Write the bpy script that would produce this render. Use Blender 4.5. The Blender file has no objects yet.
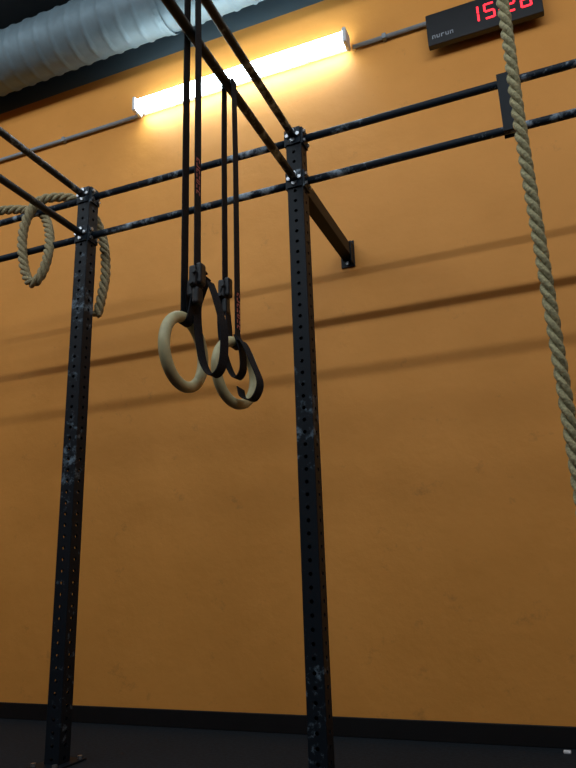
import bpy, bmesh, math, random
from mathutils import Vector, Matrix, Quaternion
random.seed(4)
S=bpy.context.scene
try:
    S.view_settings.view_transform='Standard'
    S.view_settings.look='None'
    S.view_settings.exposure=0
except Exception as e: print(e)

# ---------------------------------------------------------------- materials
def new_mat(name):
    m=bpy.data.materials.new(name); m.use_nodes=True
    nt=m.node_tree; b=nt.nodes['Principled BSDF']; return m,nt,b
def mat_simple(name,col,rough=.5,metal=0,noise=0.0,nscale=20,bump=0.0,emit=None,estr=0,spec=.5):
    m,nt,b=new_mat(name)
    b.inputs['Roughness'].default_value=rough; b.inputs['Metallic'].default_value=metal
    b.inputs['Specular IOR Level'].default_value=spec
    tc=nt.nodes.new('ShaderNodeTexCoord'); n=nt.nodes.new('ShaderNodeTexNoise')
    n.inputs['Scale'].default_value=nscale; n.inputs['Detail'].default_value=5
    nt.links.new(tc.outputs['Object'],n.inputs['Vector'])
    r=nt.nodes.new('ShaderNodeValToRGB')
    r.color_ramp.elements[0].position=.3; r.color_ramp.elements[1].position=.7
    r.color_ramp.elements[0].color=[max(0,c*(1-noise)) for c in col]+[1]
    r.color_ramp.elements[1].color=[min(1,c*(1+noise)) for c in col]+[1]
    nt.links.new(n.outputs['Fac'],r.inputs[0]); nt.links.new(r.outputs[0],b.inputs['Base Color'])
    if bump:
        bp=nt.nodes.new('ShaderNodeBump'); bp.inputs['Strength'].default_value=bump; bp.inputs['Distance'].default_value=.01
        nt.links.new(n.outputs['Fac'],bp.inputs['Height']); nt.links.new(bp.outputs[0],b.inputs['Normal'])
    if emit:
        b.inputs['Emission Color'].default_value=list(emit)+[1]; b.inputs['Emission Strength'].default_value=estr
    return m
def mat_chalked(name,base,chalk,scale,lo,hi,rough=.4,metal=.3,spec=.3,patch=1.9):
    m,nt,b=new_mat(name); b.inputs['Roughness'].default_value=rough; b.inputs['Metallic'].default_value=metal
    b.inputs['Specular IOR Level'].default_value=spec
    n=nt.nodes.new('ShaderNodeTexNoise'); n.inputs['Scale'].default_value=scale; n.inputs['Detail'].default_value=9; n.inputs['Roughness'].default_value=.7
    n2=nt.nodes.new('ShaderNodeTexNoise'); n2.inputs['Scale'].default_value=patch; n2.inputs['Detail'].default_value=2
    g=nt.nodes.new('ShaderNodeNewGeometry')
    nt.links.new(g.outputs['Position'],n.inputs['Vector']); nt.links.new(g.outputs['Position'],n2.inputs['Vector'])
    mu=nt.nodes.new('ShaderNodeMath'); mu.operation='MULTIPLY'
    nt.links.new(n.outputs['Fac'],mu.inputs[0]); nt.links.new(n2.outputs['Fac'],mu.inputs[1])
    r=nt.nodes.new('ShaderNodeMapRange'); r.inputs['From Min'].default_value=lo; r.inputs['From Max'].default_value=hi
    nt.links.new(mu.outputs[0],r.inputs['Value'])
    mx=nt.nodes.new('ShaderNodeMix'); mx.data_type='RGBA'
    mx.inputs[6].default_value=list(base)+[1]; mx.inputs[7].default_value=list(chalk)+[1]
    nt.links.new(r.outputs[0],mx.inputs[0]); nt.links.new(mx.outputs[2],b.inputs['Base Color'])
    return m
def mat_wall(name,c1,c2,top=None,zsplit=4.28):
    m,nt,b=new_mat(name); b.inputs['Roughness'].default_value=.62
    b.inputs['Specular IOR Level'].default_value=.3
    g=nt.nodes.new('ShaderNodeNewGeometry')
    n=nt.nodes.new('ShaderNodeTexNoise'); n.inputs['Scale'].default_value=1.6; n.inputs['Detail'].default_value=7; n.inputs['Roughness'].default_value=.6
    nt.links.new(g.outputs['Position'],n.inputs['Vector'])
    mr=nt.nodes.new('ShaderNodeMapRange'); mr.inputs['From Min'].default_value=.3; mr.inputs['From Max'].default_value=.7
    nt.links.new(n.outputs['Fac'],mr.inputs['Value'])
    mx=nt.nodes.new('ShaderNodeMix'); mx.data_type='RGBA'; mx.inputs[6].default_value=list(c1)+[1]; mx.inputs[7].default_value=list(c2)+[1]
    nt.links.new(mr.outputs[0],mx.inputs[0]); out=mx.outputs[2]
    # scuff marks, denser low down
    n3=nt.nodes.new('ShaderNodeTexNoise'); n3.inputs['Scale'].default_value=6.5; n3.inputs['Detail'].default_value=9; n3.inputs['Roughness'].default_value=.75
    nt.links.new(g.outputs['Position'],n3.inputs['Vector'])
    sp=nt.nodes.new('ShaderNodeSeparateXYZ'); nt.links.new(g.outputs['Position'],sp.inputs[0])
    lowr=nt.nodes.new('ShaderNodeMapRange'); lowr.inputs['From Min'].default_value=2.2; lowr.inputs['From Max'].default_value=.2
    lowr.inputs['To Min'].default_value=0; lowr.inputs['To Max'].default_value=.03
    nt.links.new(sp.outputs[2],lowr.inputs['Value'])
    ad=nt.nodes.new('ShaderNodeMath'); ad.operation='ADD'
    nt.links.new(n3.outputs['Fac'],ad.inputs[0]); nt.links.new(lowr.outputs[0],ad.inputs[1])
    m3=nt.nodes.new('ShaderNodeMapRange'); m3.inputs['From Min'].default_value=.61; m3.inputs['From Max'].default_value=.74; m3.inputs['To Max'].default_value=.38
    nt.links.new(ad.outputs[0],m3.inputs['Value'])
    mx3=nt.nodes.new('ShaderNodeMix'); mx3.data_type='RGBA'; mx3.inputs[7].default_value=(.18,.085,.03,1)
    nt.links.new(m3.outputs[0],mx3.inputs[0]); nt.links.new(out,mx3.inputs[6]); out=mx3.outputs[2]
    if top:
        st=nt.nodes.new('ShaderNodeMath'); st.operation='GREATER_THAN'; st.inputs[1].default_value=zsplit
        nt.links.new(sp.outputs[2],st.inputs[0])
        mt=nt.nodes.new('ShaderNodeMix'); mt.data_type='RGBA'; mt.inputs[7].default_value=list(top)+[1]
        nt.links.new(st.outputs[0],mt.inputs[0]); nt.links.new(out,mt.inputs[6]); out=mt.outputs[2]
    nt.links.new(out,b.inputs['Base Color'])
    n2=nt.nodes.new('ShaderNodeTexNoise'); n2.inputs['Scale'].default_value=9; n2.inputs['Detail'].default_value=8
    nt.links.new(g.outputs['Position'],n2.inputs['Vector'])
    bp=nt.nodes.new('ShaderNodeBump'); bp.inputs['Strength'].default_value=.3; bp.inputs['Distance'].default_value=.012
    nt.links.new(n2.outputs['Fac'],bp.inputs['Height']); nt.links.new(bp.outputs[0],b.inputs['Normal'])
    return m
M_wall=mat_wall('orange_paint',(.60,.250,.045),(.69,.295,.060),top=(.09,.12,.14))
M_ceil=mat_simple('ceiling_dark',(.06,.09,.11),.8,0,.2,3)
M_floor=mat_simple('rubber_floor',(.007,.011,.016),.8,0,.5,60,.1,spec=.2)
M_base=mat_simple('baseboard_black',(.003,.003,.004),.6,0,.2,10,spec=.3)
M_post=mat_chalked('black_powder_coat_post',(.0055,.009,.014),(.12,.17,.22),22,.315,.40,.5,0,.15,1.5)
M_bar=mat_chalked('bar_chalked_steel',(.009,.016,.026),(.38,.47,.56),16,.29,.40,.5,0,.15)
M_bolt=mat_simple('zinc_bolt',(.35,.37,.4),.35,.9,.1,40)
M_galv=mat_simple('galvanized_steel',(.15,.215,.255),.6,.3,.12,9,.15)
M_cond=mat_simple('conduit_grey',(.24,.27,.30),.5,.1,.1,20)
M_housing=mat_simple('white_housing',(.6,.62,.65),.5,0,.05,20)
M_lamp=mat_simple('lamp_diffuser',(.9,.95,1),.4,0,0,5,0,(.74,.93,1.0),24)
M_strap=mat_simple('black_webbing',(.008,.011,.017),.75,0,.4,180,.3,spec=.2)
M_buckle=mat_simple('buckle_black_metal',(.012,.015,.02),.45,.2,.2,50)
M_letter=mat_simple('strap_lettering',(.5,.14,.12),.6,0,.1,50)
M_wood=mat_simple('ring_wood',(.48,.44,.25),.5,0,.14,26,.05)
M_rope=mat_simple('manila_rope',(.35,.32,.18),.9,0,.35,120,.6)
M_rope2=mat_simple('old_manila_rope',(.29,.24,.135),.9,0,.3,120,.6)
M_clock=mat_simple('clock_case',(.010,.011,.014),.35,0,.1,20)
M_led=mat_simple('red_led',(.5,.01,.02),.4,0,0,5,0,(1,.02,.035),2.6)
M_logo=mat_simple('clock_lettering',(.30,.33,.38),.5,0,0,5)
M_chalk=mat_simple('white_chalk',(.6,.62,.66),.8,0,.05,40)

# ---------------------------------------------------------------- mesh helpers
def obj_from_bm(bm,name,mat,parent=None,smooth=False):
    bmesh.ops.recalc_face_normals(bm,faces=bm.faces)
    me=bpy.data.meshes.new(name); bm.to_mesh(me); bm.free()
    if isinstance(mat,(list,tuple)):
        for m in mat: me.materials.append(m)
    else: me.materials.append(mat)
    if smooth:
        for p in me.polygons: p.use_smooth=True
    o=bpy.data.objects.new(name,me); S.collection.objects.link(o)
    if parent: o.parent=parent
    return o
def empty(name):
    o=bpy.data.objects.new(name,None); S.collection.objects.link(o); return o
def add_box(bm,lo,hi,bevel=0,mi=0):
    t=bmesh.new(); bmesh.ops.create_cube(t,size=1)
    lo=Vector(lo);hi=Vector(hi);c=(lo+hi)/2;d=hi-lo
    for v in t.verts: v.co=Vector((v.co.x*d.x,v.co.y*d.y,v.co.z*d.z))+c
    if bevel: bmesh.ops.bevel(t,geom=t.edges[:],offset=bevel,segments=2,affect='EDGES',profile=.5)
    merge(bm,t,mi)
def merge(bm,t,mi=0,smooth=None):
    mp={}
    for v in t.verts: mp[v]=bm.verts.new(v.co)
    for f in t.faces:
        nf=bm.faces.new([mp[v] for v in f.verts]); nf.material_index=mi
        nf.smooth=f.smooth if smooth is None else smooth
    t.free()
def box(name,lo,hi,mat,parent=None,bevel=0):
    bm=bmesh.new(); add_box(bm,lo,hi,bevel); return obj_from_bm(bm,name,mat,parent)
def add_cyl(bm,a,b,r,seg=20,mi=0,smooth=True):
    a=Vector(a);b=Vector(b);d=(b-a).normalized()
    u=d.orthogonal().normalized();w=d.cross(u)
    A=[];B=[]
    for i in range(seg):
        t=2*math.pi*i/seg;o=(u*math.cos(t)+w*math.sin(t))*r
        A.append(bm.verts.new(a+o));B.append(bm.verts.new(b+o))
    for i in range(seg):
        f=bm.faces.new([A[i],A[(i+1)%seg],B[(i+1)%seg],B[i]]);f.smooth=smooth;f.material_index=mi
    f=bm.faces.new(A[::-1]);f.material_index=mi;f=bm.faces.new(B);f.material_index=mi
def catmull(pts,n=12,closed=False):
    P=[Vector(p) for p in pts];out=[]
    N=len(P)
    rng=range(N) if closed else range(N-1)
    for i in rng:
        p0=P[(i-1)%N] if closed or i>0 else P[0]*2-P[1]
        p1=P[i];p2=P[(i+1)%N]
        p3=P[(i+2)%N] if closed or i+2<N else P[-1]*2-P[-2]
        for k in range(n):
            t=k/n
            out.append(.5*((2*p1)+(p2-p0)*t+(2*p0-5*p1+4*p2-p3)*t*t+(3*p1-p0-3*p2+p3)*t**3))
    if not closed: out.append(P[-1].copy())
    return out
def resample(path,step):
    out=[path[0].copy()];acc=0
    for a,b in zip(path[:-1],path[1:]):
        L=(b-a).length
        if L<1e-9: continue
        while acc+L>=step:
            t=(step-acc)/L; a=a.lerp(b,t); out.append(a.copy()); L=(b-a).length; acc=0
            if L<1e-9: break
        acc+=L
    return out
def frames(path):
    T=[]
    for i in range(len(path)):
        a=path[max(0,i-1)];b=path[min(len(path)-1,i+1)];T.append((b-a).normalized())
    u=T[0].orthogonal().normalized();F=[]
    for i,t in enumerate(T):
        if i: 
            q=T[i-1].rotation_difference(t); u=q@u
        u=(u-t*u.dot(t)).normalized();F.append((t,u,t.cross(u)))
    return F
def tube(bm,path,r,seg=8,mi=0,closed=False):
    F=frames(path);rings=[]
    for p,(t,u,w) in zip(path,F):
        rings.append([bm.verts.new(p+(u*math.cos(2*math.pi*k/seg)+w*math.sin(2*math.pi*k/seg))*r) for k in range(seg)])
    for A,B in zip(rings[:-1],rings[1:]):
        for k in range(seg):
            f=bm.faces.new([A[k],A[(k+1)%seg],B[(k+1)%seg],B[k]]);f.smooth=True;f.material_index=mi
    bm.faces.new(rings[0][::-1]);bm.faces.new(rings[-1])
def rope(name,pts,R,mat,pitch=.125,parent=None,step=.01):
    path=resample(catmull(pts,16),step);F=frames(path)
    bm=bmesh.new()
    for s in range(3):
        sp=[]
        for i,(p,(t,u,w)) in enumerate(zip(path,F)):
            a=-2*math.pi*(i*step/pitch+s/3)
            sp.append(p+(u*math.cos(a)+w*math.sin(a))*R*.58)
        tube(bm,sp,R*.47,10)
    tube(bm,path,R*.3,6)
    return obj_from_bm(bm,name,mat,parent)
def ribbon(bm,pts,width,wdir,th=.0028,n=8,mi=0):
    path=catmull(pts,n) if n>1 else [Vector(p) for p in pts]
    wd=Vector(wdir).normalized();rings=[]
    for i,p in enumerate(path):
        a=path[max(0,i-1)];b=path[min(len(path)-1,i+1)];t=(b-a).normalized()
        w=(wd-t*wd.dot(t)).normalized();nn=t.cross(w)
        rings.append([bm.verts.new(p+w*sx*width/2+nn*sn*th/2) for sx,sn in((-1,-1),(1,-1),(1,1),(-1,1))])
    for A,B in zip(rings[:-1],rings[1:]):
        for k in range(4):
            f=bm.faces.new([A[k],A[(k+1)%4],B[(k+1)%4],B[k]]);f.material_index=mi
    bm.faces.new(rings[0][::-1]);bm.faces.new(rings[-1])

# ---------------------------------------------------------------- room
YW=3.363; XL0=-6.5; XR0=4.0; YF=-5.0; ZC=4.85
box('floor',(XL0-.1,YF-.1,-.1),(XR0+.1,YW+.1,0),M_floor)
box('ceiling',(XL0-.1,YF-.1,ZC),(XR0+.1,YW+.1,ZC+.1),M_ceil)
box('wall_back',(XL0-.1,YW,0),(XR0+.1,YW+.12,ZC),M_wall)
box('wall_left',(XL0-.12,YF,0),(XL0,YW,ZC),M_wall)
box('wall_right',(XR0,YF,0),(XR0+.12,YW,ZC),M_wall)
box('wall_front',(XL0-.1,YF-.12,0),(XR0+.1,YF,ZC),M_wall)
box('baseboard_back',(XL0,YW-.014,0),(XR0,YW,.085),M_base,bevel=.003)

# ---------------------------------------------------------------- pull-up rig
rig=empty('pull_up_rig')
YP=2.58; XL=-2.123; XR=-.935; ZT=2.701; ZL=2.474; HP=2.745; W=.076
def post(name,x,y,h):
    bm=bmesh.new(); p=.0508; n=int(h/p); z0=h-n*p
    hw=W/2; r=.0085
    fr=[(Vector((1,0,0)),Vector((0,-1,0))),(Vector((0,1,0)),Vector((1,0,0))),(Vector((-1,0,0)),Vector((0,1,0))),(Vector((0,-1,0)),Vector((-1,0,0)))]
    base=Vector((x,y,0))
    for u,nrm in fr:
        o=base+nrm*hw
        def P(a,z,d=0): return bm.verts.new(o+u*a-nrm*d+Vector((0,0,z)))
        c=hw-.004
        f=bm.faces.new([P(-c,0),P(c,0),P(c,z0),P(-c,z0)])
        for i in range(n):
            za=z0+i*p; zb=za+p; zm=(za+zb)/2
            out=[(c,zm),(c,zb),(0,zb),(-c,zb),(-c,zm),(-c,za),(0,za),(c,za)]
            O=[P(a,z) for a,z in out]
            I=[P(r*math.cos(k*math.pi/4),zm+r*math.sin(k*math.pi/4)) for k in range(8)]
            J=[P(r*math.cos(k*math.pi/4),zm+r*math.sin(k*math.pi/4),.005) for k in range(8)]
            for k in range(8):
                l=(k+1)%8
                bm.faces.new([O[k],O[l],I[l],I[k]])
                bm.faces.new([I[k],I[l],J[l],J[k]])
        # rounded corner strip
        pr=None
        for k in range(5):
            t=k/4*math.pi/2
            q=base+u*(c+.004*math.sin(t))+nrm*(c+.004*math.cos(t))
            cur=(bm.verts.new(q),bm.verts.new(q+Vector((0,0,h))))
            if pr:
                f=bm.faces.new([pr[0],cur[0],cur[1],pr[1]]);f.smooth=True
            pr=cur
    add_box(bm,(x-hw+.003,y-hw+.003,h-.004),(x+hw-.003,y+hw-.003,h+.001))
    # base plate & bolts
    add_box(bm,(x-.075,y-.1,0),(x+.075,y+.1,.009),.002)
    for sx in(-.055,.055):
        for sy in(-.08,.08): add_cyl(bm,(x+sx,y+sy,.009),(x+sx,y+sy,.021),.011,6,1,False)
    me=bpy.data.meshes.new(name); bm.to_mesh(me); bm.free()
    me.materials.append(M_post); me.materials.append(M_bolt)
    ob=bpy.data.objects.new(name,me); S.collection.objects.link(ob); ob.parent=rig
    return ob
XM=-3.311; YN=-.2
for i,(x,y) in enumerate([(XL,YP),(XR,YP),(1.45,YP),(XM,YP),(XL,YN),(XR,YN)]):
    post('post_%d'%(i+1),x,y,HP)
def bar(name,a,b,r=.0175):
    bm=bmesh.new(); a=Vector(a);b=Vector(b);d=(b-a).normalized()
    s=W/2
    A=a+d*s;B=b-d*s
    add_cyl(bm,A,B,r,24)
    side=d.cross(Vector((0,0,1))).normalized()
    for P,sg in((A,1),(B,-1)):
        c=P+d*sg*.004
        t=bmesh.new(); bmesh.ops.create_cube(t,size=1)
        R=Matrix((side,d,Vector((0,0,1)))).transposed()
        for v in t.verts: v.co=R@Vector((v.co.x*.072,v.co.y*.008,v.co.z*.085))+c
        merge(bm,t,0)
    return obj_from_bm(bm,name,M_bar,rig)
for nm,z in(('upper',ZT),('lower',ZL)):
    bar('bar_%s_middle'%nm,(XL,YP,z),(XR,YP,z))
    bar('bar_%s_right'%nm,(XR,YP,z),(1.45,YP,z))
    bar('bar_%s_left'%nm,(XM,YP,z),(XL,YP,z))
    bar('bar_%s_cross_a'%nm,(XL,YN,z),(XL,YP,z))
    bar('bar_%s_cross_b'%nm,(XR,YN,z),(XR,YP,z))
# joint bolts
bm=bmesh.new()
for x in(XL,XR):
    for z in(ZT,ZL):
        for dz in(-.024,.024):
            add_cyl(bm,(x,YP-W/2-.001,z+dz),(x,YP-W/2-.016,z+dz),.012,6,0,False)
            add_cyl(bm,(x+W/2+.009,YP-.024,z+dz),(x+W/2+.018,YP-.024,z+dz),.010,6,0,False)
            add_cyl(bm,(x+W/2+.009,YP+.024,z+dz),(x+W/2+.018,YP+.024,z+dz),.010,6,0,False)
        add_cyl(bm,(x-.026,YP-W/2-.008,z),(x-.026,YP-W/2-.018,z),.010,6,0,False)
        add_cyl(bm,(x+.026,YP-W/2-.008,z),(x+.026,YP-W/2-.018,z),.010,6,0,False)
obj_from_bm(bm,'joint_bolts',M_bolt,rig)
# wall stringer
bm=bmesh.new()
add_box(bm,(XR-.03,YP+W/2,ZL-.038),(XR+.03,YW-.008,ZL+.038),.004)
add_box(bm,(XR-.04,YW-.010,ZL-.085),(XR+.04,YW-.001,ZL+.075),.002)
add_box(bm,(XR+.03,YW-.06,ZL-.075),(XR+.036,YW-.008,ZL+.05),.001)
for dz in(-.065,.06): add_cyl(bm,(XR,YW-.01,ZL+dz),(XR,YW-.022,ZL+dz),.011,6,1,False)
obj_from_bm(bm,'wall_stringer',[M_post,M_bolt],rig)
# hanging plate between the right-hand bars
bm=bmesh.new()
add_box(bm,(-.02,YP-.030,ZL-.02),(.03,YP-.018,ZT+.03),.002)
add_box(bm,(-.02,YP+.018,ZL-.02),(.03,YP+.030,ZT+.03),.002)
add_box(bm,(-.02,YP-.02,ZT+.018),(.03,YP+.02,ZT+.03),.001)
obj_from_bm(bm,'bar_connector',M_post,rig)

# ---------------------------------------------------------------- gymnastic rings
def torus(bm,R,r,n=64,m=20,mi=0):
    V=[[bm.verts.new(((R+r*math.cos(2*math.pi*j/m))*math.cos(2*math.pi*i/n),(R+r*math.cos(2*math.pi*j/m))*math.sin(2*math.pi*i/n),r*math.sin(2*math.pi*j/m))) for j in range(m)] for i in range(n)]
    for i in range(n):
        for j in range(m):
            f=bm.faces.new([V[i][j],V[(i+1)%n][j],V[(i+1)%n][(j+1)%m],V[i][(j+1)%m]]);f.smooth=True;f.material_index=mi
def ring(idx,c,az,lean,zbar,xring,xbuck,zbuck,tail,letters_z,letters_x,twist=(.15,.98,0)):
    E=empty('gymnastic_ring' if idx==0 else 'gymnastic_ring.%03d'%idx)
    bm=bmesh.new(); torus(bm,.1035,.0168)
    h=Vector((math.sin(az),math.cos(az),0)); z=Vector((0,0,1)); n=h.cross(z)
    R=Matrix((h,z,n)).transposed(); Q=Matrix.Rotation(lean,3,n)
    for v in bm.verts: v.co=Q@(R@v.co)+Vector(c)
    obj_from_bm(bm,'ring_hoop',M_wood,E)
    Y=c[1]; xb=XR
    bm=bmesh.new()
    rb=.0195
    arc=[(xb+ (1 if xbuck>xring else -1)*-rb*math.cos(math.pi*k/8),Y,zbar+rb*math.sin(math.pi*k/8)) for k in range(9)]
    zt=c[2]+.1035
    top=[(xring,Y,zbar-.3)]+arc+[(xbuck,Y,zbar-.3)]
    ribbon(bm,top,.038,(0,1,0),n=3)
    hook=[(xring,Y,zbar-.29),(xring,Y,zt+.06),(xring,Y,zt+.022)]
    s=1 if xbuck>xring else -1
    cx=c[0]
    hook+=[(cx-s*.0195,Y,zt+.002),(cx-s*.011,Y,zt-.016),(cx,Y,zt-.0195),(cx+s*.013,Y,zt-.015),(cx+s*.0205,Y,zt+.004),
           (xbuck-s*.012,Y+.004,zt+.06),(xbuck-s*.002,Y+.004,zbuck-.02)]
    ribbon(bm,hook,.038,(0,1,0),n=5)
    ribbon(bm,[(xbuck,Y,zbar-.29),(xbuck,Y,zbuck+.03),(xbuck,Y,zbuck)],.038,(0,1,0),n=4)
    for tl in tail: ribbon(bm,tl,.038,twist,n=10)
    obj_from_bm(bm,'strap',M_strap,E)
    # cam buckle
    bm=bmesh.new()
    add_box(bm,(xbuck-.016,Y-.026,zbuck-.03),(xbuck+.008,Y+.026,zbuck+.035),.007)
    add_box(bm,(xbuck+.002,Y-.018,zbuck-.025),(xbuck+.022,Y+.018,zbuck+.045),.008)
    add_box(bm,(xbuck-.028,Y-.016,zbuck-.06),(xbuck-.004,Y+.016,zbuck-.005),.008)
    add_box(bm,(xbuck-.010,Y-.018,zbuck-.085),(xbuck+.012,Y+.018,zbuck-.03),.008)
    add_cyl(bm,(xbuck+.004,Y-.033,zbuck+.012),(xbuck+.004,Y+.033,zbuck+.012),.007,12)
    add_cyl(bm,(xbuck-.004,Y-.033,zbuck-.022),(xbuck-.004,Y+.033,zbuck-.022),.006,12)
    obj_from_bm(bm,'cam_buckle',M_buckle,E)
    # dummy lettering : small stroke blocks on the webbing
    bm=bmesh.new(); zz=letters_z
    for k in range(7):
        x=letters_x+.0016
        add_box(bm,(x,Y-.011,zz),(x+.0006,Y-.006,zz+.013))
        if k%2==0: add_box(bm,(x,Y-.011,zz+.009),(x+.0006,Y+.011,zz+.013))
        if k%3!=1: add_box(bm,(x,Y+.006,zz),(x+.0006,Y+.011,zz+.013))
        if k%3==1: add_box(bm,(x,Y-.011,zz),(x+.0006,Y+.011,zz+.004))
        zz-=.019
    obj_from_bm(bm,'strap_print',M_letter,E)
    return E
t1=[(-.897,1.645,1.60),(-.915,1.64,1.55),(-.928,1.64,1.50),(-.920,1.64,1.40),(-.905,1.64,1.325),(-.878,1.645,1.288),(-.850,1.65,1.32),(-.845,1.65,1.42),(-.868,1.65,1.52),(-.890,1.65,1.585)]
t1b=[(-.90,1.64,1.62),(-.935,1.635,1.60),(-.948,1.63,1.53),(-.94,1.63,1.475)]
ring(0,(-.953,1.611,1.362),math.radians(2),math.radians(7),ZT,-.955,-.912,1.585,[t1,t1b],1.98,-.9145+.002)
t2=[(-.955,1.87,1.66),(-.968,1.87,1.60),(-.965,1.87,1.49),(-.945,1.87,1.40),(-.915,1.87,1.345),(-.890,1.87,1.37),(-.893,1.87,1.44),(-.91,1.87,1.49)]
t2b=[(-.915,1.88,1.48),(-.88,1.86,1.455),(-.845,1.85,1.38),(-.822,1.85,1.31),(-.845,1.85,1.262),(-.885,1.86,1.275),(-.900,1.87,1.31)]
ring(1,(-.920,1.880,1.367),math.radians(10),math.radians(11),ZL,-.912,-.957,1.66,[t2,t2b],1.63,-.9115+.0015)

# ---------------------------------------------------------------- ropes
rope('climbing_rope',[(.04,1.9,4.84),(.036,1.9,3.6),(.036,1.9,2.5),(.033,1.9,2.0),(.041,1.9,1.5),(.047,1.9,.97),(.05,1.9,.25)],.0195,M_rope)
rope('climbing_rope.001',[(-3.45,2.54,2.80),(-3.25,2.535,2.69),(-3.05,2.535,2.66),(-2.90,2.535,2.72),(-2.79,2.55,2.765),(-2.68,2.59,2.78),(-2.57,2.62,2.765),(-2.45,2.61,2.70),(-2.37,2.58,2.55),(-2.335,2.54,2.39),(-2.355,2.52,2.275),(-2.41,2.52,2.245),(-2.47,2.53,2.33),(-2.505,2.53,2.49),(-2.50,2.535,2.63),(-2.44,2.55,2.745),(-2.35,2.60,2.78),(-2.25,2.65,2.76),(-2.16,2.68,2.65),(-2.10,2.69,2.50),(-2.075,2.69,2.32),(-2.085,2.68,2.17),(-2.11,2.68,2.06)],.0255,M_rope2)

# ---------------------------------------------------------------- ventilation duct (spiral)
bm=bmesh.new()
yc,zc,Rd=3.08,4.43,.195
xs=[-6.4+i*.015 for i in range(int(10.2/.015)+1)]; seg=48; prev=None
for x in xs:
    cur=[]
    for k in range(seg):
        a=2*math.pi*k/seg
        ph=((x/.13)+k/seg)%1.0
        rr=Rd+(.008 if ph<.16 else 0)
        cur.append(bm.verts.new((x,yc+rr*math.cos(a),zc+rr*math.sin(a))))
    if prev:
        for k in range(seg):
            f=bm.faces.new([prev[k],prev[(k+1)%seg],cur[(k+1)%seg],cur[k]]);f.smooth=True
    prev=cur
duct=obj_from_bm(bm,'ventilation_duct',M_galv)
bm=bmesh.new()
for x in(-5.2,-2.0,-.4,1.7):
    for s in(-1,1): add_cyl(bm,(x,yc+s*.208,zc),(x,yc+s*.208,ZC-.001),.005,8)
    pts=[Vector((x,yc+.208*math.cos(a*math.pi/16),zc+.208*math.sin(a*math.pi/16))) for a in range(16,33)]
    ribbon(bm,pts,.03,(1,0,0),.003,n=1)
o=obj_from_bm(bm,'duct_hangers',M_galv,duct)

# ---------------------------------------------------------------- conduit, wall light
bm=bmesh.new()
zc2=3.833
add_cyl(bm,(XL0+.02,YW-.022,zc2),(-2.36,YW-.022,zc2),.0125,14)
add_cyl(bm,(-.815,YW-.022,zc2),(XR0-.02,YW-.022,zc2),.0125,14)
for x in(-5,-4,-3.0,-.62,.9,1.9,2.9): add_box(bm,(x-.012,YW-.038,zc2-.018),(x+.012,YW-.001,zc2+.018),.003)
obj_from_bm(bm,'conduit_pipe',M_cond)
L=empty('fluorescent_light_fixture')
x0,x1=-2.345,-.828; zf=3.852
box('batten',(x0+.02,YW-.035,zf-.018),(x1-.02,YW-.001,zf+.018),M_housing,L,.004)
bm=bmesh.new()
yl=YW-.080
prof=[(yl+.045*math.cos(2*math.pi*k/24),zf+.050*math.sin(2*math.pi*k/24)) for k in range(24)]
A=[bm.verts.new((x0+.025,y,z)) for y,z in prof];B=[bm.verts.new((x1-.025,y,z)) for y,z in prof]
for k in range(24):
    f=bm.faces.new([A[k],A[(k+1)%24],B[(k+1)%24],B[k]]);f.smooth=True
bm.faces.new(A[::-1]);bm.faces.new(B)
obj_from_bm(bm,'diffuser',M_lamp,L)
for i,x in enumerate((x0,x1-.025)): box('end_cap_%d'%(i+1),(x,YW-.128,zf-.053),(x+.025,YW-.03,zf+.053),M_housing,L,.008)

# ---------------------------------------------------------------- digital timer
C=empty('digital_timer')
cx0,cx1,cz0,cz1=-.362,.262,3.615,3.83; yf=YW-.085
box('case',(cx0,yf,cz0),(cx1,YW-.042,cz1),M_clock,C,.006)
box('mount',(cx0+.1,YW-.043,cz0+.04),(cx1-.1,YW-.001,cz1-.06),M_clock,C)
def digit(bm,x,z,w,h,segs):
    t=.011;y0=yf-.003;y1=yf+.001
    d={'a':((x+t*.6,z+h-t),(x+w-t*.6,z+h)),'d':((x+t*.6,z),(x+w-t*.6,z+t)),'g':((x+t*.6,z+h/2-t/2),(x+w-t*.6,z+h/2+t/2)),
       'f':((x,z+h/2+.003),(x+t,z+h-.004)),'b':((x+w-t,z+h/2+.003),(x+w,z+h-.004)),
       'e':((x,z+.004),(x+t,z+h/2-.003)),'c':((x+w-t,z+.004),(x+w,z+h/2-.003))}
    for s in segs:
        (a,b),(c,e)=d[s]; add_box(bm,(a,y0,b),(c,y1,e),.001)
bm=bmesh.new(); zd=3.675;hd=.105;wd=.060
digit(bm,-.128,zd,wd,hd,'bc'); digit(bm,-.042,zd,wd,hd,'acdfg')
for dz in(.028,.065): add_box(bm,(.035,yf-.003,zd+dz),(.046,yf+.001,zd+dz+.012),.001)
digit(bm,.066,zd,wd,hd,'abdeg'); digit(bm,.150,zd,wd,hd,'abcdefg')
obj_from_bm(bm,'led_digits',M_led,C)
bm=bmesh.new(); xx=-.335
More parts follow.
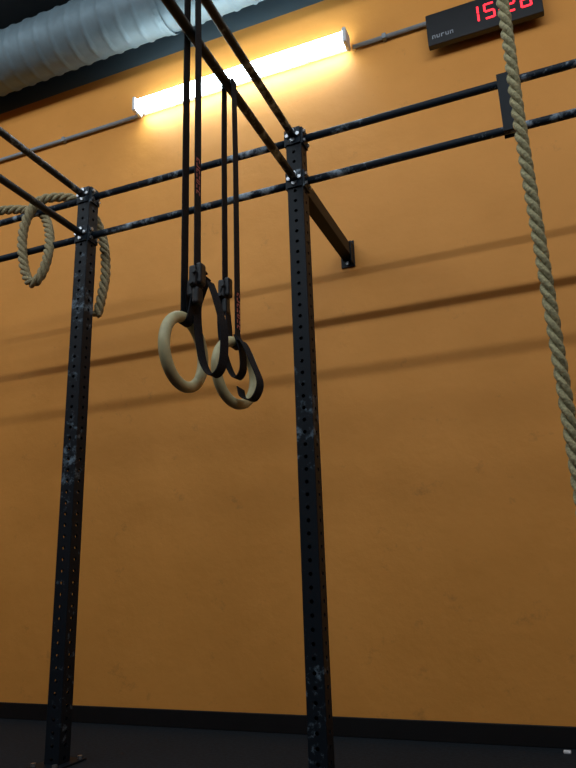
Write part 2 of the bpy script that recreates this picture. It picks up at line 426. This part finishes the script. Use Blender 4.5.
for k in range(5):
    add_box(bm,(xx,yf-.001,3.655),(xx+.005,yf+.001,3.678))
    if k%2==0: add_box(bm,(xx,yf-.001,3.673),(xx+.018,yf+.001,3.678))
    else: add_box(bm,(xx,yf-.001,3.655),(xx+.018,yf+.001,3.660))
    if k!=2: add_box(bm,(xx+.014,yf-.001,3.655),(xx+.018,yf+.001,3.678))
    xx+=.025
obj_from_bm(bm,'face_lettering',M_logo,C)

# small chalk stub on the floor
bm=bmesh.new(); add_box(bm,(-.130,3.258,0),(-.10,3.28,.012),.004)
obj_from_bm(bm,'chalk_block',M_chalk)

# ---------------------------------------------------------------- ceiling light rows
def row(idx,y,z,xa,xb,power,w,tilt):
    E=empty('ceiling_light' if idx==0 else 'ceiling_light.%03d'%idx)
    n=int((xb-xa)/1.5)
    for i in range(n): box('housing_%d'%i,(xa+i*1.5+.01,y-.06,z+.03),(xa+i*1.5+1.49,y+.06,ZC),M_housing,E,.006)
    ld=bpy.data.lights.new('tube_lamp','AREA'); ld.shape='RECTANGLE'; ld.size=xb-xa; ld.size_y=w; ld.energy=power; ld.color=(.86,.95,1.0)
    lo=bpy.data.objects.new('tube_lamp_%d'%idx,ld); S.collection.objects.link(lo)
    lo.location=(0.5*(xa+xb),y,z); lo.rotation_euler=(math.radians(tilt),0,0); lo.parent=E
row(0,-1.8,4.66,-6.2,3.8,118,.09,55)
row(1,.1,4.66,-6.2,3.8,76,.09,44)
row(2,1.3,4.66,-6.2,3.8,28,.16,25)

w=bpy.data.worlds.new('world'); S.world=w; w.use_nodes=True
w.node_tree.nodes['Background'].inputs[0].default_value=(.5,.65,.8,1); w.node_tree.nodes['Background'].inputs[1].default_value=.1

# ---------------------------------------------------------------- camera
cd=bpy.data.cameras.new('camera'); cam=bpy.data.objects.new('camera',cd); S.collection.objects.link(cam)
r=Vector((.92626,.37494,-.03216)).normalized(); d=Vector((-.13712,.24327,-.96093)); d=(d-r*d.dot(r)).normalized(); f=r.cross(d)
cam.matrix_world=Matrix(((r.x,-d.x,-f.x,0),(r.y,-d.y,-f.y,0),(r.z,-d.z,-f.z,.7233),(0,0,0,1)))
cd.sensor_fit='VERTICAL'; cd.sensor_height=36; cd.lens=676.07/768*36; cd.clip_start=.05
S.camera=cam
